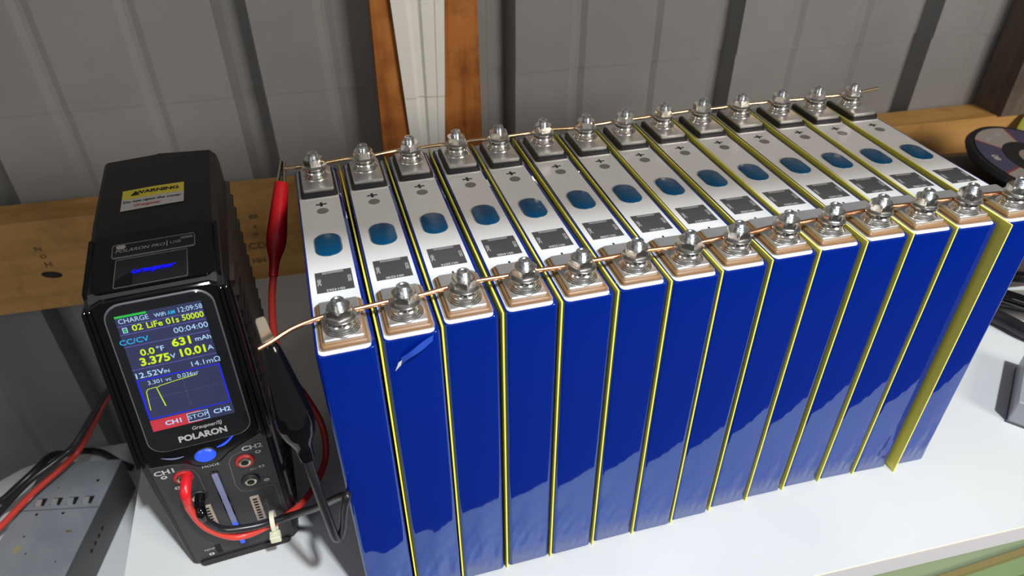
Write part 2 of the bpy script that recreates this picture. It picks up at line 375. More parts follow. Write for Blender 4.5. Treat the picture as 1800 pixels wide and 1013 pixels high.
NUM = ['0014362', '0014240', '0012074', '0014485', '0012266', '0012388', '0012401', '0012417', '0012420', '0012433', '0012455', '0012471', '0012486', '0012503']
def cell_shape():
    c = empty('battery_cell')
    o = rr(-HW, HW, 0, D, 2.6, 5); q = rr(-HW+.6, HW-.6, .6, D-.6, 2.2, 5); b_ = rr(-HW+1.2, HW-1.2, 1.0, D-1.0, 2.0, 5)
    rings = [[(x, y, 0.2) for x, y in b_], [(x, y, 1.4) for x, y in o]]
    for z in (20, 60, 100, 150, 198.6): rings.append([(x, y, z) for x, y in o])
    rings += [[(x, y, 199.75) for x, y in rr(-HW+.4, HW-.4, .12, D-.4, 2.2, 5)], [(x, y, 200.1) for x, y in rr(-HW+1.2, HW-1.2, .3, D-1.3, 1.8, 5)]]
    MB().loft(rings).build('wrap', 'blue_wrap', c, label='glossy blue shrink wrap')
    # white top sheet, its front lip rolled over the edge
    o = rr(-HW+1.3, HW-2.3, .25, D-1.8, 2.4, 5)
    m = MB().loft([[(x, y, 199.9) for x, y in o], [(x, y, 200.35) for x, y in o]])
    m.build('top_sheet', 'white_sheet', c)
    pf = terminal(c, 12.6, 4.9, 33.5, 'tan_plastic', True)
    pb = terminal(c, 161.5, 143.5, 172.5, 'black_plastic', False)
    # pressure vent under blue film
    o = rr(-6.6, 6.6, 77.2, 99.2, 6.4, 8)
    MB().loft([[(x, y, 200.3) for x, y in rr(-7.1, 7.1, 76.7, 99.7, 6.9, 8)], [(x, y, 200.5) for x, y in rr(-7.1, 7.1, 76.7, 99.7, 6.9, 8)]]).build('vent_ring', 'aluminium', c)
    MB().loft([[(x, y, 200.4) for x, y in o], [(x, y, 200.8) for x, y in o], [(x, y, 201.0) for x, y in rr(-6, 6, 77.8, 98.6, 5.9, 8)]]).build('vent_film', 'vent_film', c, label='blue film over the vent')
    MB().box(-8.8, 8.8, 45.5, 63.1, 200.3, 200.48).build('data_label', 'label_grey', c, smooth=0, label='grey data label')
    m = MB(); m.box(-3.0, 3.0, 132.4, 133.7, 200.35, 200.45); m.box(-.7, .7, 130.6, 135.5, 200.35, 200.46)
    m.build('plus_mark', 'black_print', c, smooth=0)
    MB().box(-.5, .5, 36.6, 40.0, 200.35, 200.45).build('minus_mark', 'black_print', c, smooth=0)
    MB().lathe([(3.3, 0), (3.3, .12)], (0.2, 125.2, 200.33), 24).build('ink_dot', 'dot_grey', c, smooth=0)
    return c, pf, pb
def copy_tree(o, parent=None):
    c = o.copy(); COL.objects.link(c)
    if parent: c.parent = parent
    for ch in kids.get(o.name, []): copy_tree(ch, c)
    return c
proto, pf, pb = cell_shape()
kids = {}
for o in bpy.data.objects:
    if o.parent: kids.setdefault(o.parent.name, []).append(o)
kids = {k: list(v_) for k, v_ in kids.items()}
CELLS = [proto]+[copy_tree(proto) for _ in range(13)]
def upside(u0, v0, z=200.52): return lambda x, y: (u0-x, v0-y, z)
def local(i, u, v, z):
    a = R(YA[i]); return (XS[i]+math.cos(a)*u-math.sin(a)*v, YS[i]+math.sin(a)*u+math.cos(a)*v, z)
for i, c in enumerate(CELLS):
    c.location = (XS[i]*S, YS[i]*S, 0); c.rotation_euler = (0, 0, R(YA[i]))
    if i == 0: lb = 'blue-wrapped battery cell at the left end of the row, nearest the black charger'
    elif i == 1: lb = 'blue battery cell with torn scrap of wrap at its top front, second from charger'
    elif i == 13: lb = 'blue-wrapped battery cell at the right end of the row, farthest from the charger'
    else: lb = 'upright blue-wrapped battery cell, %s in the row from the charger' % ORD[i]
    tag(c, lb, 'battery cell', 'battery cells standing in a row on the white shelf')
    plates = [p for p in c.children if p.name.startswith('terminal_plate')]
    plates.sort(key=lambda p: sum(v_.co.y for v_ in p.data.vertices)/len(p.data.vertices))
    hardware(plates[0], 12.6, 204.1, R(rnd.uniform(0, 60)))
    hardware(plates[1], 161.5, 205.2, R(rnd.uniform(0, 60)))
    lab = [p for p in c.children if p.name.startswith('data_label')][0]
    m = MB()
    text(m, NUM[i], 2.5, upside(0, 46.9), bold=0.02); text(m, '000000500', 2.3, upside(-.2, 61.9), bold=0.01)
    text(m, '02382', 2.3, lambda x, y: (7.2+y, 54.5-x, 200.52), bold=0.01); text(m, '10HC', 2.5, lambda x, y: (-7.3+y, 54.5-x, 200.52), bold=0.02)
    m.build('label_text', 'label_print', lab, smooth=0)
# the torn scrap on the second cell
m = MB(); vs = []; n = 9
for k in range(n):
    t_ = k/(n-1); x = 9.5-15*t_-1.5*math.sin(3*t_); z = 197.5-9.5*t_**1.2; y = -.5-1.6*math.sin(math.pi*t_)-0.8*t_; w_ = 1.5+.7*t_+.3*math.sin(7*t_)
    vs += [(x, y, z+w_), (x-.6, y-.5*math.sin(5*t_)-.3, z-w_)]
m.add(vs, [(2*k, 2*k+2, 2*k+3, 2*k+1) for k in range(n-1)])
m.build('torn_wrap', 'torn_blue', CELLS[1], label='torn curl of blue wrap')
m = MB(); m.add([(-5.6, -2.2, 189.6), (-7.2, -2.6, 189.0), (-9.2, -2.4, 184.0), (-6.4, -2.7, 187.2)], [(0, 1, 2, 3)]); m.build('wrap_tip', 'label_print', CELLS[1], smooth=0, label='whitish backing of the torn wrap')

# ------------------------------------------------------------------ yellow insulating sheets between the cells
FWD = [0.3, 0.5, 0.3, 0.4, 0.6, 0.6, 0.5, 0.6, 1.2, 1.0, 1.2, .6, 5.0]
TOP = [200.9, 201.0, 201.0, 201.1, 201.3, 201.3, 201.5, 201.5, 201.9, 201.6, 201.7, 201.6, 201.8]
for i in range(13):
    a = local(i, HW, 0, 0); b_ = local(i+1, -HW, 0, 0); af = local(i, HW, D, 0); bf = local(i+1, -HW, D, 0)
    w_ = 0.4
    def mid(p, q, f): return Vector((p[0]+(q[0]-p[0])*f, p[1]+(q[1]-p[1])*f, 0))
    ff = .5 if b_[0]-a[0] < 1.6 else .62; f = mid(a, b_, ff); g = mid(af, bf, .5); d = (g-f).normalized(); f = f-d*FWD[i]; s_ = Vector((d.y, -d.x, 0))*w_
    q = [f-s_, f+s_, g+s_, g-s_]
    o = MB().loft([[(p.x, p.y, 0.1) for p in q], [(p.x, p.y, TOP[i]) for p in q]]).build('insulating_sheet', 'yellow_sheet', smooth=0)
    tag(o, 'thin yellow insulating sheet between the %s and %s cells from the charger' % (ORD[i], ORD[i+1]), 'insulating sheet', 'yellow insulating sheets between the cells')

# ------------------------------------------------------------------ copper wires
def wire_path(v, zz, pre, post_):
    P = list(pre)
    for i in range(14):
        P.append(local(i, -6, v+rnd.uniform(-.3, .3), zz+rnd.uniform(-.25, .25))); P.append(local(i, 5, v+.2, zz+rnd.uniform(-.3, .5)))
    return P+list(post_)
w = tube(catmull(wire_path(16.8, 208.5, [(-35, 7.5, 204.5), (-29.5, 9.6, 205.5), (-20, 13.6, 207.4)], [(392, 18, 209), (415, 20, 210)]), 5), 1.12, n=10)
w = w.build('copper_wire', 'copper', smooth=60); tag(w, 'bare orange copper wire clamped along the front terminal nuts', 'wire', 'bare copper wires across the terminals')
w = tube(catmull(wire_path(165.5, 210.3, [(-19.5, 166.5, 210), (-12, 166.2, 209.9)], [(388, 166, 210.8), (403.5, 167, 211.6)]), 5), 1.15, n=10)
w = w.build('copper_wire', 'brass_copper', smooth=60); tag(w, 'pale brassy copper wire clamped along the rear terminal nuts', 'wire', 'bare copper wires across the terminals')

# ------------------------------------------------------------------ charger
CH = empty('battery_charger', (-116.5, 61.8, 0), math.atan2(3.1, 65.7), 'black upright battery charger with a lit colour screen beside the cells', 'charger')
def interp(z, pts):
    if z <= pts[0][0]: return pts[0][1]
    for (a, b_), (c, d) in zip(pts, pts[1:]):
        if z <= c: return b_+(d-b_)*(z-a)/(c-a)
    return pts[-1][1]
def warp(u, y, z):
    l = interp(z, [(0, 0), (93, -3.4), (210, 5.0)]); r = interp(z, [(0, 65.7), (93, 66.2), (210, 67)])
    return (l+(r-l)*u/66, y, z)
def cb(m, name, material, parent=CH, smooth=35, label=None): return m.map(warp).build(name, material, parent, smooth, label=label)
def fpl(poly, y0, y1, bev=0.4, m=None):        # plate on the front, outline in (u, z)
    m = m or MB(); cx = sum(p[0] for p in poly)/len(poly); cz = sum(p[1] for p in poly)/len(poly)
    def ins(p, b_):
        dx, dz = p[0]-cx, p[1]-cz; l = math.hypot(dx, dz); return (p[0]-dx/l*b_, p[1]-dz/l*b_)
    q = [ins(p, bev) for p in poly]
    m.loft([[(u, y0, z) for u, z in poly], [(u, y1+bev*(1 if y0 > y1 else -1), z) for u, z in poly], [(u, y1, z) for u, z in q]]); return m
prof = [(3, 1), (0.9, 3), (0.9, 90), (0.5, 96), (0.5, 198), (1.5, 203.5), (5, 206.5), (60, 214.2), (126, 217.5), (130, 215), (130, 6), (126, 2)]
def ring(u, ins, ridge=0):
    cy, cz = 65, 105; out = []
    for y, z in prof:
        yy = y+(ins if y < cy else -ins); z2 = z+(ins if z < cz else -ins)
        if z > 207: z2 += ridge*min(1, max(0, (y-60)/66))
        out.append((u, yy, z2))
    return out
m = MB().loft([ring(0, 3), ring(1.2, .8), ring(3, 0), ring(31.4, 0, 1.2), ring(31.8, 0, 1.6), ring(62, 0, -0.5), ring(65, 1.5, -1.5), ring(66, 5, -2)])
cb(m, 'case', 'case_black', smooth=20)
def roof(u, y): # height of the roof above (u, y)
    z = interp(y, [(5, 206.5), (60, 214.2), (126, 217.5)])
    r_ = interp(u, [(3, 0), (31.5, 1.4), (62, -.5)]); return z+r_*min(1, max(0, (y-60)/66))
def rpl(m, poly, h0, h1): # low plate on the roof, outline in (u, y)
    return m.loft([[(u, y, roof(u, y)+h0) for u, y in poly], [(u, y, roof(u, y)+h1) for u, y in poly]])
def roof_frame(x0, x1, y0, y1, r_, w_, h):
    m = MB(); o = rr(x0, x1, y0, y1, r_, 4); q = rr(x0+w_, x1-w_, y0+w_, y1-w_, max(r_-w_, .2), 4)
    return m.loft([[(u, y, roof(u, y)) for u, y in o], [(u, y, roof(u, y)+h) for u, y in o], [(u, y, roof(u, y)+h) for u, y in q], [(u, y, roof(u, y)) for u, y in q]], False)
# roof details
cb(rpl(MB(), rr(4, 61.5, 4, 46, 4), -1, .7), 'roof_panel', 'gloss_black')
cb(roof_frame(12.5, 53, 26.6, 37, 1.5, .5, 1.2), 'port_frame', 'groove', label='thin grey frame round the port strip')
ps = cb(rpl(MB(), rr(13, 52.5, 27, 36.6, 1.2), 0, 1.0), 'port_strip', 'case_black')
m = MB(); pt_ = lambda u0, y0, h=1.08: (lambda x, y: (u0+x, y0+y, roof(u0+x, y0+y)+h))
text(m, 'POLARON PRO', 3.3, pt_(26, 31.6), shear=.25, bold=.01, sx=1.05); text(m, 'USB', 2.9, pt_(43.3, 31.8), sx=1.1)
m.add([(38.9, 29.6, roof(39, 30)+1.1), (39.4, 29.6, roof(39, 30)+1.1), (39.4, 34.2, roof(39, 34)+1.1), (38.9, 34.2, roof(39, 34)+1.1)], [(0, 1, 2, 3)])
cb(m, 'strip_text', 'print_dim', ps, 0)
cb(rpl(MB(), rr(45.8, 52, 33.4, 35.2, .8), .9, 1.15), 'usb_slot', 'groove', ps)
cb(rpl(MB(), rr(46, 51.6, 31.4, 33, .6), .9, 1.2), 'usb_port', 'hole_black', ps)
cb(rpl(MB(), rr(14.5, 19, 33.4, 36.2, 1.2), .9, 1.12), 'protective_film', 'film_clear', ps, label='scrap of clear film')
cb(roof_frame(14.5, 49, 4.8, 25.5, 1, .35, .95), 'logo_frame', 'groove')
lp = cb(rpl(MB(), rr(15, 48.6, 5.2, 25.2, 1), 0, .8), 'logo_panel', 'case_black')
m = MB(); text(m, 'Graupner', 6.2, lambda x, y: (32+x, 15+y*.95, roof(32, 15)+1.0), shear=.45, bold=.03, sx=.84); cb(m, 'lit_logo', 'glow_logo', lp, 0, 'lit blue logo lettering')
for u0, u1, nm in ((0.8, 3.0, 'roof_rail'), (62.6, 64.4, 'roof_rail')):
    cb(rpl(MB(), rr(u0, u1, 4, 44, .8), -2, .9), nm, 'gloss_black')
def patch(u0, u1, y0, y1, h, n=16, k=6):
    m = MB(); vs = [(u0+(u1-u0)*i/n, y0+(y1-y0)*j/k+1.2*i/n, 0) for j in range(k+1) for i in range(n+1)]
    vs = [(u, y, roof(u, y)+h) for u, y, _ in vs]
    return m.add(vs, [(j*(n+1)+i, j*(n+1)+i+1, (j+1)*(n+1)+i+1, (j+1)*(n+1)+i) for j in range(k) for i in range(n)])
st = cb(patch(14.5, 47.5, 66.5, 87.5, .35), 'warning_sticker', 'sticker_white', smooth=0, label='white and yellow warning sticker')
cb(patch(14.5, 47.5, 77.8, 87.5, .42), 'sticker_band', 'sticker_yellow', st, 0)
m = MB(); text(m, 'WARNING', 4.4, pt_(33, 83.4, .6), bold=.04, sx=1.1); text(m, 'Do not open the cover.', 3.2, pt_(31, 74.8, .6), bold=.02)
m.add([(19, 80.8, roof(20, 82)+.6), (24, 80.8, roof(20, 82)+.6), (21.5, 85.6, roof(21, 85)+.6)], [(0, 1, 2)])
cb(m, 'sticker_text', 'black_print', st, 0)
m = MB(); text(m, 'Graupner', 3.6, pt_(28, 70.4, .6), shear=.3, bold=.02); cb(m, 'sticker_logo', 'sticker_red', st, 0)
# front bezel, rails, windows
vb = [(4, 203), (4, 99), (6, 95.5), (14, 94.5), (22, 92.5), (26.5, 88.2), (29.5, 86.4), (35.5, 86.4), (38.5, 88.2), (43, 92.5), (50, 96.5), (57, 99.5), (61, 104), (61.5, 203), (58, 205), (8, 205)]
cb(fpl(list(reversed(vb)), 1.5, -1.2, .6), 'front_bezel', 'gloss_black')
cb(fpl(rr(7.8, 58.6, 104.5, 203, 9, 6), 0, -1.9, .5), 'screen_frame', 'groove')
cb(fpl(rr(8.5, 57.9, 105.2, 202.4, 8.6, 6), -.5, -2.1, .3), 'screen_window', 'bezel_glass')
for u0, u1 in ((-.6, 1.4), (1.9, 3.6), (62.0, 63.6), (64.2, 66.2)):
    cb(fpl(rr(u0, u1, 96, 201, .8), 4, -1.1, .35), 'side_rail', 'gloss_black')
cb(fpl(rr(53.5, 58, 206-1.6, 206-.2, .6), 0, -1.5, .1), 'edge_glint', 'gloss_black') if False else None
SY = -2.35
sc = cb(fpl(rr(12.8, 52.3, 121.7, 196.8, .4, 2), -1.9, -2.3, .05), 'screen', 'screen_glow', smooth=0, label='glowing colour display')
SX0, SX1, SZ0, SZ1 = 12.8, 52.3, 121.7, 196.8
def sp_(s, t_, k=0): return (SX0+(SX1-SX0)*s, SY-k*.04, SZ1-(SZ1-SZ0)*t_)
def stext(m, body, s, t_, size, **k):
    size *= .86; k.setdefault('sx', 1.0); k['sx'] *= 1.02; c = sp_(s, t_, 3); return text(m, body, size, lambda x, y: (c[0]+x, c[1], c[2]+y), **k)
def srect(m, s0, s1, t0, t1, k=1):
    a, b_, c, d = sp_(s0, t0, k), sp_(s1, t0, k), sp_(s1, t1, k), sp_(s0, t1, k); return m.add([a, d, c, b_], [(0, 1, 2, 3)])
def sline(m, pts, w_=.006, k=2):
    for (a, b_), (c, d) in zip(pts, pts[1:]):
        P = Vector((a*39.5, b_*75)); Q = Vector((c*39.5, d*75)); n_ = (Q-P).normalized(); n_ = Vector((-n_.y, n_.x))*w_*40
        q = [P+n_, Q+n_, Q-n_, P-n_]; m.add([sp_(v_.x/39.5, v_.y/75, k) for v_ in q], [(0, 1, 2, 3)])
    return m
m = MB()
for t_ in (.075, .143, .24, .432): srect(m, 0, 1, t_, t_+.005)
cb(m, 'divider_lines', 'glow_line', sc, 0)
m = MB(); stext(m, '02', .215, .108, 5.6, bold=.015); stext(m, 'LiFe', .41, .108, 5.6, bold=.015, sx=.92); stext(m, '01s', .62, .108, 5.6, bold=.015, sx=.9); stext(m, '50000', .86, .105, 5.6, bold=.015, sx=.84)
stext(m, '631', .655, .285, 7.6, bold=.03); stext(m, '0.0', .235, .31, 6.2, bold=.02); stext(m, '3.375', .29, .385, 7.6, bold=.03, sx=.95); stext(m, '10.01', .74, .378, 7.6, bold=.03, sx=.95)
cb(m, 'yellow_readout', 'glow_yellow', sc, 0, 'yellow-green digits')
m = MB(); stext(m, 'CHARGE', .20, .043, 4.5, sx=.88); stext(m, 'WiFi', .505, .045, 3.5, bold=.01, sx=.9); stext(m, '12:09:58', .852, .04, 4.7, sx=.84); stext(m, '00:04:00', .80, .19, 5.4)
stext(m, 'mAh', .90, .288, 4.6, bold=.01); stext(m, '°F', .385, .305, 5.0, bold=.01); stext(m, 'V', .50, .385, 4.6, bold=.01); stext(m, 'A', .95, .378, 4.8, bold=.01)
stext(m, '14.1mΩ', .84, .487, 5.2); stext(m, '12.52V', .17, .49, 5.6, bold=.01); stext(m, 'IN', .375, .497, 3.2, bold=.01)
stext(m, '3.301 vc', .26, .565, 4.2, sx=.9); stext(m, '0.036vr', .60, .562, 4.2, sx=.9)
cb(m, 'pale_readout', 'glow_pale', sc, 0, 'pale blue digits and captions')
m = MB(); stext(m, 'CC/CV', .13, .205, 5.0, bold=.01); stext(m, 'AM', .635, .045, 3.5, bold=.02, sx=.8); cb(m, 'cyan_readout', 'glow_cyan', sc, 0)
m = MB(); srect(m, 0, .36, 0, .014, 2); srect(m, .06, .085, .105, .125, 2); cb(m, 'green_bar', 'glow_green', sc, 0)
m = MB(); srect(m, .045, .10, .092, .098, 1); srect(m, .045, .055, .098, .13, 1); srect(m, .09, .10, .098, .13, 1); srect(m, .045, .10, .13, .134, 1); cb(m, 'battery_icon', 'glow_pale', sc, 0)
m = MB(); srect(m, .005, .995, .525, .532, 2); srect(m, .005, .995, .876, .883, 2); srect(m, .005, .022, .525, .883, 2); srect(m, .978, .995, .525, .883, 2); cb(m, 'graph_frame', 'glow_box', sc, 0, 'blue graph frame')
m = MB(); sline(m, [(.055, .80), (.075, .635), (.10, .615), (.20, .61), (.235, .79)], .0045); sline(m, [(.205, .63), (.24, .79)], .0045); sline(m, [(.21, .615), (.25, .605), (.45, .59), (.70, .578)], .0045)
cb(m, 'graph_curve', 'glow_yellow', sc, 0)
m = MB()
for k in range(24): srect(m, .05+.037*k, .065+.037*k, .70, .703)
for k in range(12): srect(m, .52, .526, .60+.021*k, .607+.021*k)
cb(m, 'graph_grid', 'glow_line', sc, 0)
m = MB(); srect(m, 0, .60, .895, 1.0); cb(m, 'red_status_bar', 'glow_red', sc, 0)
m = MB(); stext(m, 'CH1', .27, .949, 5.0, bold=.025); stext(m, 'STOP', .565, .945, 4.6); stext(m, 'CH2', .86, .945, 5.0, bold=.02)
for s0, s1, t0, t1 in ((.435, .695, .905, .910), (.435, .695, .984, .989), (.435, .444, .905, .989), (.686, .695, .905, .989)): srect(m, s0, s1, t0, t1, 4)
cb(m, 'status_text', 'glow_pale', sc, 0)
m = MB(); srect(m, .436, .694, .907, .987, 2); cb(m, 'stop_box', 'screen_glow', sc, 0)
def ft(m, body, u, z, size, y=-2.3, **k): return text(m, body, size, lambda x, yy: (u+x, y, z+yy), **k)
m = MB(); ft(m, 'Graupner/SJ', 37.5, 117.6, 3.5, shear=.15, bold=.015, sx=.85); ft(m, 'POLARON', 34.5, 111.6, 5.9, bold=.04, sx=.86); cb(m, 'brand_lettering', 'print_white', CH, 0, 'silver lettering under the screen')
cb(fpl([(32.4+6.2*math.cos(a_), 95.4+5.4*math.sin(a_)) for a_ in [2*math.pi*i/28 for i in range(28)]], -1, -1.9, .2), 'mode_ring', 'case_black')
cb(fpl([(32.4+5.3*math.cos(a_), 95.4+4.9*math.sin(a_)) for a_ in [2*math.pi*i/28 for i in range(28)]], -1, -2.9, .9), 'mode_button', 'glow_button', label='lit blue round button')
def arc(u0, z0, u1, z1, sag, w_): # crescent of light
    P = []
    for k in range(9):
        t_ = k/8; P.append((u0+(u1-u0)*t_, -2.0, z0+(z1-z0)*t_-sag*math.sin(math.pi*t_)))
    vs = []; 
    for k, p in enumerate(P):
        h = w_*(.35+.65*math.sin(math.pi*min(1, max(0, k/8)))); vs += [(p[0], p[1], p[2]+h), (p[0], p[1], p[2]-h)]
    return MB().add(vs, [(2*k, 2*k+1, 2*k+3, 2*k+2) for k in range(8)])
cb(arc(38.8, 99.5, 48.8, 106.2, 1.6, .9), 'light_arc', 'glow_button', smooth=0, label='lit blue light arc')
cb(arc(12.0, 101.2, 22.5, 98.7, 1.2, .6), 'light_arc', 'light_bar', smooth=0, label='dim grey light arc')
# lower panel
pn = [(3.5, 4), (61, 3.5), (63, 7), (63.5, 98), (61, 101), (50, 95), (43, 91), (38.5, 86.8), (35, 84.6), (30, 84.6), (26, 86.8), (21.5, 91), (13, 93), (4, 94)]
cb(fpl(pn, 2, -.2, .5), 'socket_panel', 'panel_grey')
cb(fpl(rr(5.5, 60, 1.0, 6, 2), 2, -1.4, .8), 'foot_lip', 'case_black')
for args, kw in ((('CH1', 11, 89.5, 4.8, -1.3), dict(bold=.03, sx=1.15)), (('CH2', 55, 91.5, 4.8, -.5), dict(bold=.03, sx=1.15)), (('MODE', 32.8, 86.2, 2.6, -1.5), dict(sx=1.2)), (('TEMP', 13.5, 14.2, 2.4, -.5), dict(sx=1.15)), (('CH1', 52.5, 73.8, 2.2, -.5), {})):
    m = MB(); ft(m, *args, **kw); cb(m, 'port_lettering', 'print_white', CH, 0)
m = MB()
for u, z, ch_ in ((9.3, 85.0, '+'), (13.0, 74.2, '1'), (14, 62.5, '-'), (57.2, 86.8, '+'), (56.6, 74.5, '2'), (57, 62.2, '-'), (13.6, 9.6, '1')):
    m.add([(u+1.6*math.cos(2*math.pi*i/16), -.45, z+1.4*math.sin(2*math.pi*i/16)) for i in range(16)], [tuple(range(16))])
cb(m, 'port_symbols', 'print_white', CH, 0)
m = MB()
for u, z, ch_ in ((9.3, 85.0, '+'), (57.2, 86.8, '+'), (57, 62.2, '-'), (56.6, 74.5, '2'), (13.0, 74.2, '1'), (13.6, 9.6, '1')): ft(m, ch_, u, z, 3, -.55, bold=.03)
cb(m, 'symbol_marks', 'black_print', CH, 0)
def fline(pts, w_, y=-.35):
    m = MB()
    for (a, b_), (c, d) in zip(pts, pts[1:]):
        P = Vector((a, b_)); Q = Vector((c, d)); n_ = (Q-P).normalized(); P -= n_*w_*.4; Q += n_*w_*.4; n_ = Vector((-n_.y, n_.x))*w_/2
        m.add([(v_.x, y, v_.y) for v_ in (P+n_, Q+n_, Q-n_, P-n_)], [(0, 1, 2, 3)])
    return m
cb(fline([(50, 89.8), (44, 88.2), (41.5, 84), (40.5, 64), (42, 58.5), (45.5, 56.2), (58, 57.2), (60.3, 55), (60.5, 34)], .5), 'outline_groove', 'groove', smooth=0)
cb(fline([(10, 86.9), (20, 86.9), (23.5, 85), (25, 80), (25, 62)], .35), 'outline_groove', 'groove', smooth=0)
def jack(u, z, ringm, name, lab):
    def lz(pr, mt, nm, par):
        m = MB().lathe([(r_, h) for r_, h in pr], (0, 0, 0), 24, True).map(lambda x, y, h: (u+x, -.2-h, z+y*1.0)); return cb(m, nm, mt, par, 30)
    a = lz([(5.0, 0), (5.0, .9), (4.4, 1.4), (3.4, 1.4), (3.3, .4)], ringm, name, CH); a['label'] = lab
    lz([(3.2, 0), (3.2, 1.7), (2.8, 1.9), (2.0, 1.9), (1.9, .5)], 'jack_metal', 'contact', a)
    lz([(1.9, .2), (1.9, 1.0)], 'hole_black', 'bore', a)
jack(49.3, 82, 'jack_red', 'banana_socket', 'red-ringed socket'); jack(48.9, 65.2, 'black_plastic', 'banana_socket', 'black-ringed socket')
jack(17.9, 81.5, 'jack_red', 'banana_socket', 'red-ringed socket'); jack(20.4, 63.2, 'black_plastic', 'banana_socket', 'black-ringed socket')
def conn(u, z):
    c_ = cb(fpl(rr(u-2.6, u+2.6, z-11, z+11, .5, 2), 0, -1.2, .2), 'balance_port', 'disc_hub', smooth=0, label='beige pin connector')
    for k in range(8):
        cb(fpl(rr(u-1.2, u+1.2, z-9.4+2.5*k, z-8.0+2.5*k, .2, 1), -1, -1.3, .02), 'pin_slot', 'hole_black', c_, 0)
conn(47.6, 40); conn(22.0, 43)
m = MB(); ft(m, '1 2 3 4 5 6 7', 0, 0, 1.6, -.4); m.map(lambda x, y, z: (53+z*.6, y, 40-x*1.6)); cb(m, 'pin_numbers', 'print_dim', CH, 0)
lb_ = cb(fpl(rr(30.6, 34.8, 8.0, 80, 1.4, 4), 0, -.9, .25), 'light_bar_frame', 'gloss_black')
cb(fpl(rr(31.2, 34.2, 31, 78.5, .6, 3), -.5, -1.1, .1), 'light_bar', 'light_bar', lb_, label='translucent grey light bar')
cb(fpl(rr(31.3, 34.1, 29.8, 33.5, .6, 3), -.5, -1.2, .1), 'lit_segment', 'glow_button', lb_, label='lit blue segment')
cb(fpl(rr(31.3, 34.1, 12.0, 18.5, 1.2, 4), -.5, -1.2, .1), 'lit_segment', 'glow_button', lb_, label='lit blue segment')
cb(fpl(rr(16.8, 20, 8.5, 16.5, .5, 2), -.1, -.45, .05), 'temperature_port', 'hole_black')
# heat-sink fins along the right flank
for k in range(20):
    z = 14+9.2*k
    m = MB().loft([[(65.0, 14, z), (65.0, 129, z), (65.0, 129, z+5.6), (65.0, 14, z+5.6)], [(68.2, 17, z+1.6), (68.2, 131.5, z+1.6), (68.2, 131.5, z+3.4), (68.2, 17, z+3.4)]])
    cb(m, 'cooling_fin', 'fin_black', smooth=0)
cb(MB().box(64.5, 67.2, 6, 9.5, 12, 200), 'flank_rail', 'gloss_black', smooth=0)

# ------------------------------------------------------------------ clips and leads
def sweep(path, prof, aspect=1.0, n=20):
    P = [Vector(p) for p in path]; L_ = [0]
    for a, b_ in zip(P, P[1:]): L_.append(L_[-1]+(b_-a).length)
    T = L_[-1]; pts = []; rad = []
    for k in range(41):
        d = T*k/40; i = max(j for j in range(len(L_)-1) if L_[j] <= d+1e-6); f = (d-L_[i])/max(L_[i+1]-L_[i], 1e-6)
        pts.append(P[i].lerp(P[i+1], min(f, 1))); rad.append(interp(k/40, prof))
    return tube(pts, rad, n=n, aspect=aspect)
def along(a, b_, t_): return tuple(Vector(a).lerp(Vector(b_), t_))
def jaws(a, b_, w_, parent, sep, m_='jack_metal'):
    A = Vector(a); B = Vector(b_); d = (B-A).normalized(); sd = Vector((1, 0, 0)); sd = (sd-d*sd.dot(d)).normalized(); nn = d.cross(sd)
    for s_ in (-1, 1):
        m = MB()
        for k in range(7):
            t0 = k/7; p = A.lerp(B, t0)+sd*s_*(sep*(.25+.75*t0)); q = A.lerp(B, (k+.72)/7)+sd*s_*(sep*(.25+.75*t0)+.3)
            q2 = A.lerp(B, (k+1)/7)+sd*s_*(sep*(.25+.75*(k+1)/7))
            o1, o2 = sd*s_*1.1, nn*w_
            m.add([p-o2, p+o2, q2+o2, q2-o2, p-o2+o1, p+o2+o1, q2+o2+o1, q2-o2+o1], [(0, 1, 2, 3), (4, 7, 6, 5), (0, 4, 5, 1), (1, 5, 6, 2), (2, 6, 7, 3), (3, 7, 4, 0)])
            m.add([p-o2, p+o2, q-sd*s_*1.0-o2, q-sd*s_*1.0+o2, q2-o2, q2+o2], [(0, 1, 3, 2), (2, 3, 5, 4)])
        m.build('jaw', m_, parent, smooth=0, label='toothed metal jaw')
rA, rB = (-18.3, 166.5, 212), (-34.5, 124.5, 163)
RC = empty('test_lead', (0, 0, 0), 0, 'red test lead with crocodile clip on the rear copper wire, plugged into the charger', 'test lead', 'crocodile clip leads from the charger')
jaws(along(rA, rB, -.03), along(rA, rB, .22), 3.0, RC, 1.7, 'jack_metal')
sweep([along(rA, rB, .16), rB], [(0, 4.2), (.03, 4.6), (.3, 5.6), (.58, 6.7), (.70, 6.0), (.82, 3.6), (.9, 3.1), (1, 3.0)], .86).build('clip_sleeve', 'red_rubber', RC, smooth=60)
rp = [along(rA, rB, .96), (-38, 118, 150), (-41, 113, 128), (-40, 114, 100), (-33, 120, 70), (-27, 119, 42), (-28, 108, 24), (-35, 92, 20), (-46, 73, 23), (-62, 57, 31), (-82.5, 53, 31), (-96, 51.5, 47), (-100.3, 51, 66), (-99.9, 50.5, 76)]
tube(catmull(rp, 8), 2.15, n=14).build('cable', 'red_cable', RC, smooth=60)
tube(catmull([(-99.9, 50.6, 73), (-99.4, 51.5, 80), (-98.6, 56, 83), (-98.7, 63, 82.6)], 6), [2.4+.6*min(1, k/6) for k in range(19)], n=16).build('plug', 'red_rubber', RC, smooth=60, label='red banana plug')
bA, bB = (-31.4, 15.5, 208.5), (-26.2, -2, 143)
BC = empty('test_lead', (0, 0, 0), 0, 'black test lead with crocodile clip on the front copper wire end', 'test lead', 'crocodile clip leads from the charger')
m = MB(); A = Vector((-32.8, 18.5, 212.5)); B = Vector(along(bA, bB, .3))
d = (B-A).normalized(); sd = Vector((1, .25, 0)).normalized(); nn = d.cross(sd)
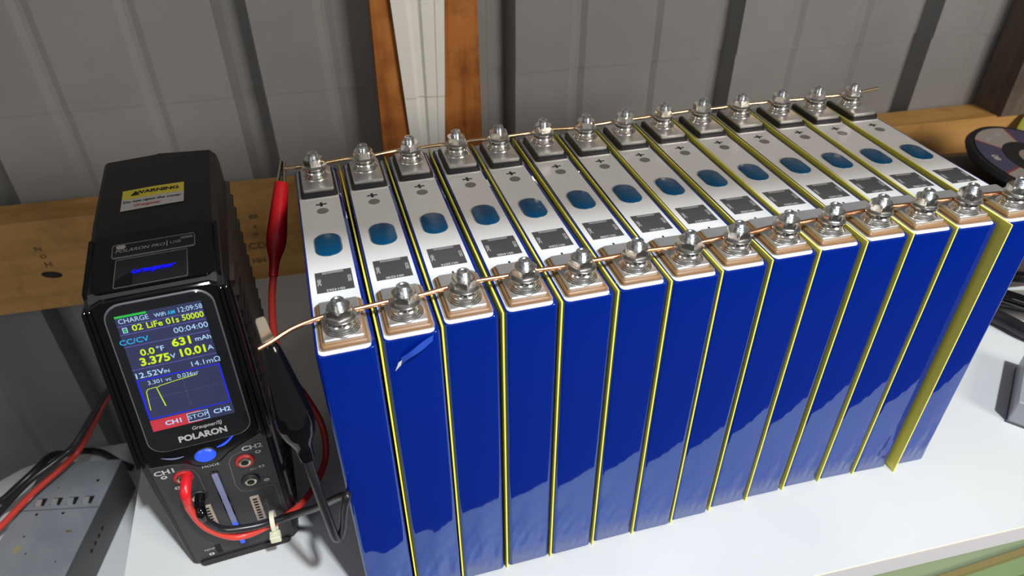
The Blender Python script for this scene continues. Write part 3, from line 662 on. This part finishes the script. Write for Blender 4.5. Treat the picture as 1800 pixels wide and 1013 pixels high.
m.loft([[tuple(p+sd*x*1.0+nn*y) for x, y in rr(-w_, w_, -.6, .6, .3, 2)] for p, w_ in ((A, 1.6), (A+d*1.5, 2.3), (A+d*10, 2.6), (B, 3.0))]).build('jaw', 'jack_metal', BC, smooth=0, label='flat pale metal jaw')
sweep([along(bA, bB, .10), bB], [(0, 2.4), (.04, 3.6), (.15, 4.8), (.35, 6.6), (.58, 8.4), (.68, 8.5), (.78, 7.0), (.88, 3.9), (.97, 3.5), (1, 3.3)], .82).build('clip_sleeve', 'black_rubber', BC, smooth=60)
bp = [along(bA, bB, .97), (-25.5, -4.5, 133), (-24.6, -5.5, 118), (-23.4, -6, 100), (-22.6, -5, 86), (-20.6, -3.5, 83), (-17.8, -4.5, 92), (-15, -6.2, 108), (-12.6, -6.4, 116.5), (-13.5, -2, 112), (-19, 14, 92), (-33, 36, 61), (-48, 49.5, 43), (-61, 52.5, 38), (-75, 51.5, 39), (-88, 50.5, 44), (-94, 50, 54), (-95.6, 51, 60)]
tube(catmull(bp, 8), 2.2, n=14).build('cable', 'black_cable', BC, smooth=60)
tube(catmull([(-95.3, 50.6, 56), (-95.4, 50.2, 62), (-96, 54.5, 64.5), (-96.3, 63, 64.3)], 6), [2.4+.5*min(1, k/6) for k in range(19)], n=16).build('plug', 'black_rubber', BC, smooth=60, label='black banana plug')
Z = empty('cable_tie', (-61.5, 54.6, 34), 0, 'small white cable tie bundling the red and black leads', 'cable tie')
m = MB(); rings = []
for k in range(24):
    a = 2*math.pi*k/24; rings.append([(x, (5.9+y)*math.cos(a), (7.3+y)*math.sin(a)+.6) for x, y in ((-1.3, -.5), (1.3, -.5), (1.3, .5), (-1.3, .5))])
vs = [p for r_ in rings for p in r_]; m.add(vs, [(4*k+j, 4*k+(j+1) % 4, 4*((k+1) % 24)+(j+1) % 4, 4*((k+1) % 24)+j) for k in range(24) for j in range(4)])
m.build('strap', 'zip_white', Z)
slab(-3.2, 3.0, -10.0, -4.4, -6.2, -1.6, .8, .4).build('tie_head', 'zip_white', Z); MB().box(-1.2, 1.2, -8.5, -6.5, -8.2, -6).build('strap_tail', 'zip_white', Z, smooth=0)

# ------------------------------------------------------------------ lower left: power supply and cables
PS = empty('power_supply', (-340.4, 224.1, -200), R(-13), 'grey metal power supply box with slots on the lower board', 'power supply')
W_, L_ = 74.0, 124.0
slab(0, W_, -80, L_, 0, 45, .8, .5).build('housing', 'galvanised', PS, smooth=30)
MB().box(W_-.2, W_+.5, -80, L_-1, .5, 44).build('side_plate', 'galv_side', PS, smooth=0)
MB().box(-.1, W_+.1, 66, 66.8, 44.9, 45.15).build('lid_seam', 'galv_side', PS, smooth=0)
for k in range(4):
    u = 13+14.5*k
    MB().box(u, u+9, 71, 79.5, 44.8, 45.2).build('slot', 'hole_black', PS, smooth=0)
    MB().add([(u+1, 71, 45.1), (u+6.5, 71, 45.1), (u+6.5, 76.5, 47.4), (u+1, 76.5, 47.4), (u+1, 71, 45.8), (u+6.5, 71, 45.8), (u+6.5, 76.5, 48), (u+1, 76.5, 48)], [(0, 3, 2, 1), (4, 5, 6, 7), (0, 1, 5, 4), (1, 2, 6, 5), (2, 3, 7, 6), (3, 0, 4, 7)]).build('slot_tab', 'aluminium', PS, smooth=0, label='bent metal tab')
for x, y, r_ in ((20, 61.5, 1.4), (44, 61.5, 1.4), (20, 38, .9), (30, 20, .8), (60, 10, .7), (12, 100, .8), (61, 98, 1.5), (26, 92, .7)):
    MB().lathe([(r_, 0), (r_, .1)], (x, y, 45.05), 12).build('screw_hole', 'hole_black', PS, smooth=0)
def blotch(x, y, rx, ry, mt, nm, seed):
    r0 = random.Random(seed); MB().add([(x+rx*math.cos(2*math.pi*i/18)*r0.uniform(.55, 1.2), y+ry*math.sin(2*math.pi*i/18)*r0.uniform(.55, 1.2), 45.12) for i in range(18)], [tuple(range(18))]).build(nm, mt, PS, smooth=0)
blotch(58, 41, 3.2, 1.6, 'rust', 'rust_spot', 2); blotch(20, 25, 3.2, 5.5, 'gold_stain', 'yellow_stain', 5); blotch(44, 48, 5, 2.5, 'galvanised', 'smudge', 8)
for k in range(4):
    m = MB(); a0 = 33+8*k
    m.add([(W_+.62, a0+2.4*math.cos(2*math.pi*i/10), 25+1.9*math.sin(2*math.pi*i/10)) for i in range(10)], [tuple(range(10))]); m.build('vent_hole', 'hole_black', PS, smooth=0)
def lead(pts, r_, mt, lb, n=14):
    o = tube(catmull(pts, 8), r_, n=n).build('power_cable', mt, smooth=60); return tag(o, lb, 'cable', 'power cables by the power supply')
lead([(-385, -150, -196.5), (-388, -20, -196), (-388, 100, -188), (-375, 185, -162), (-345, 245, -148), (-330, 267, -146), (-309.7, 299, -145), (-289.6, 321, -143), (-276, 338, -140), (-258, 352, -120), (-236, 352, -90), (-200, 330, -50), (-140, 260, -5), (-105, 192, 22)], 2.9, 'red_cable', 'red power cable crossing over the grey power supply')
lead([(-397, -140, -196.5), (-400, 0, -196), (-398, 115, -184), (-383, 195, -158), (-352, 250, -139), (-334, 270, -138), (-313.6, 303, -136), (-291, 322, -133), (-276, 334, -129), (-256, 345, -108), (-231, 340, -76), (-196, 312, -38), (-137, 250, 8), (-98, 194, 36)], 3.0, 'black_cable', 'thick black power cable running beside the red one to the charger')
lead([(-409, -130, -196), (-411, 40, -196), (-405, 180, -192), (-360, 296, -166), (-338, 310, -154), (-318, 326, -147), (-306, 346, -148), (-303, 368, -170), (-296, 386, -188), (-280, 384, -194), (-262, 366, -194), (-246, 352, -194)], 3.6, 'black_cable', 'black cable looping behind the back end of the power supply')

# ------------------------------------------------------------------ right-hand clutter
DK = empty('flap_disc', (662, 210, 94), 0, 'round grinding disc with purple and white label, lying at the right edge', 'grinding disc')
DK.rotation_euler = (R(9), R(6), R(-8))
MB().lathe([(54, -6), (60, -5), (63, -1), (61, 3), (50, 3.4), (16, 1)], (0, 0, 0), 48).build('abrasive_rim', 'disc_rim', DK)
def sector(r0, r1, a0, a1, z, mt, nm, par, label=None, n=14):
    vs = []
    for k in range(n+1):
        a = R(a0+(a1-a0)*k/n); vs += [(r0*math.cos(a), r0*math.sin(a), z), (r1*math.cos(a), r1*math.sin(a), z)]
    return MB().add(vs, [(2*k, 2*k+1, 2*k+3, 2*k+2) for k in range(n)]).build(nm, mt, par, smooth=0, label=label)
lab = sector(31, 56, 0, 360, 3.7, 'disc_white', 'paper_label', DK, 'ring-shaped paper label', 60)
for a0 in (146, 266, 26): 
    sector(31, 56, a0, a0+58, 3.8, 'disc_purple', 'label_segment', lab, 'purple label segment')
    sector(31, 56, a0-2.5, a0, 3.85, 'disc_red', 'label_stripe', lab); sector(31, 56, a0+58, a0+60.5, 3.85, 'disc_red', 'label_stripe', lab)
m = MB()
for a0, s_ in ((178, '80'), (118, 'MAX 13300'), (232, 'INOX'), (298, 'RPM')):
    a = R(a0); text(m, s_, 9 if len(s_) < 3 else 6, lambda x, y, a=a: ((44-y)*math.cos(a)+x*math.sin(a), (44-y)*math.sin(a)-x*math.cos(a), 3.95), bold=.03)
m.build('label_figures', 'label_print', lab, smooth=0)
MB().lathe([(30, 3.5), (30.5, 3.6), (30.5, 3.9), (16, 3.9)], (0, 0, 0), 40, False).build('backing_ring', 'disc_rim', DK)
MB().lathe([(16, 3.6), (16, 4.6), (11, 4.8), (11, 3)], (0, 0, 0), 32, False).build('hub', 'disc_hub', DK)
m = MB(); vs = []
LD = empty('lime_disc', (818, 284, 57), 0, 'lime green disc standing behind the purple-labelled disc', 'disc'); LD.rotation_euler = (R(58), 0, R(-25))
MB().lathe([(58, -2), (62, 0), (62, 2), (58, 3), (10, 3)], (0, 0, 0), 40).build('disc_body', 'lime', LD)
MB().lathe([(9, 3), (9, 4.5), (7, 5)], (-32, 10, 0), 20).build('white_cap', 'label_print', LD)
PO = empty('tool_pouch', (640, 205, 0), R(-8), 'dark brown leather pouch under the grinding disc', 'pouch')
m = MB(); rings = []
for z, sx, sy in ((0, 1, 1), (20, 1.06, 1.08), (50, 1.0, 1.0), (72, .86, .86), (80, .6, .6)):
    rings.append([(x*sx*(1+.03*math.sin(5*x+z)), y*sy, z) for x, y in rr(-72, 120, -62, 95, 22, 6)])
m.loft(rings).build('pouch_body', 'brown_leather', PO, smooth=60)
MB().loft([[(x, y, z) for x, y in rr(-50+k, 95-k, -67+.6*k, -60+.6*k, 3, 3)] for k, z in ((0, 20), (2, 40), (6, 56))]).build('pouch_pocket', 'brown_leather', PO, smooth=50)
# coiled black cables on the shelf
for k, (pts, r_) in enumerate([
    ([(500, 165, 8), (535, 132, 8), (553, 108, 8), (562, 80, 8), (580, 55, 8), (620, 30, 8), (680, 10, 8), (760, 20, 8), (860, 60, 8)], 6.5),
    ([(495, 178, 20), (535, 146, 21), (566, 120, 20), (588, 92, 20), (630, 70, 20), (690, 52, 15), (780, 55, 8), (870, 90, 8)], 6.0),
    ([(500, 195, 8), (548, 150, 8), (580, 122, 8), (612, 96, 9), (660, 84, 9), (740, 85, 8), (860, 120, 8)], 6.5),
    ([(500, 200, 32), (540, 160, 33), (585, 124, 33), (640, 106, 33), (700, 98, 26), (800, 112, 8), (880, 150, 8)], 5.5)]):
    o = tube(catmull(pts, 8), r_, n=14).build('coiled_cable', 'black_rubber' if k in (1, 3) else 'black_cable', smooth=60)
    tag(o, ['dull black cable lying nearest the cells on the shelf, right side', 'glossy black cable lying on top of the nearest dull cable', 'dull black cable behind the nearest one on the shelf', 'glossy black cable topmost of the pile, below the disc'][k], 'cable', 'black cables piled at the right')
BX = empty('metal_box', (466, 10.5, 0), R(-52), 'small grey metal box cut off by the right frame edge', 'box')
slab(0, 90, 0, 70, .2, 22, 1.5, .8).build('box_body', 'box_grey', BX, smooth=30)
MB().box(-.4, 90.4, -.4, 70.4, .1, 2.0).build('box_base', 'box_dark', BX, smooth=0)
# green tub on the floor, below the shelf front
GT = empty('green_tub', (560, 0, -332), 0, 'green tub with tan rim and pale green lining below the shelf edge', 'tub')
o1 = rr(-190, 260, -150, 90, 30, 6); o2 = rr(-165, 235, -125, 43, 26, 6)
MB().loft([[(x*.8, y*.8, -440) for x, y in o1], [(x, y, 0) for x, y in o1], [(x, y, 6) for x, y in o1], [(x, y, 6) for x, y in o2], [(x*.97, y*.97, -60) for x, y in o2]], False).build('tub_wall', 'pale_green', GT, smooth=30)
o3 = rr(-172, 242, -132, 50, 28, 6)
MB().loft([[(x, y, 6) for x, y in o3], [(x, y, 12) for x, y in o3], [(x, y, 12) for x, y in o2], [(x, y, 6) for x, y in o2]], False).build('tub_rim', 'tan_rim', GT, smooth=30, label='tan rim')
MB().loft([[(x*.96, y*.96, -52) for x, y in o2], [(x*.96, y*.96, -40) for x, y in o2]]).build('grass_filling', 'leaf_green', GT, smooth=0, label='bright green filling')['kind'] = 'stuff'

for o in bpy.data.objects:
    if o.type == 'MESH' and o.parent is None and o.get('kind') is None and o.get('label') is None: print('untagged', o.name)
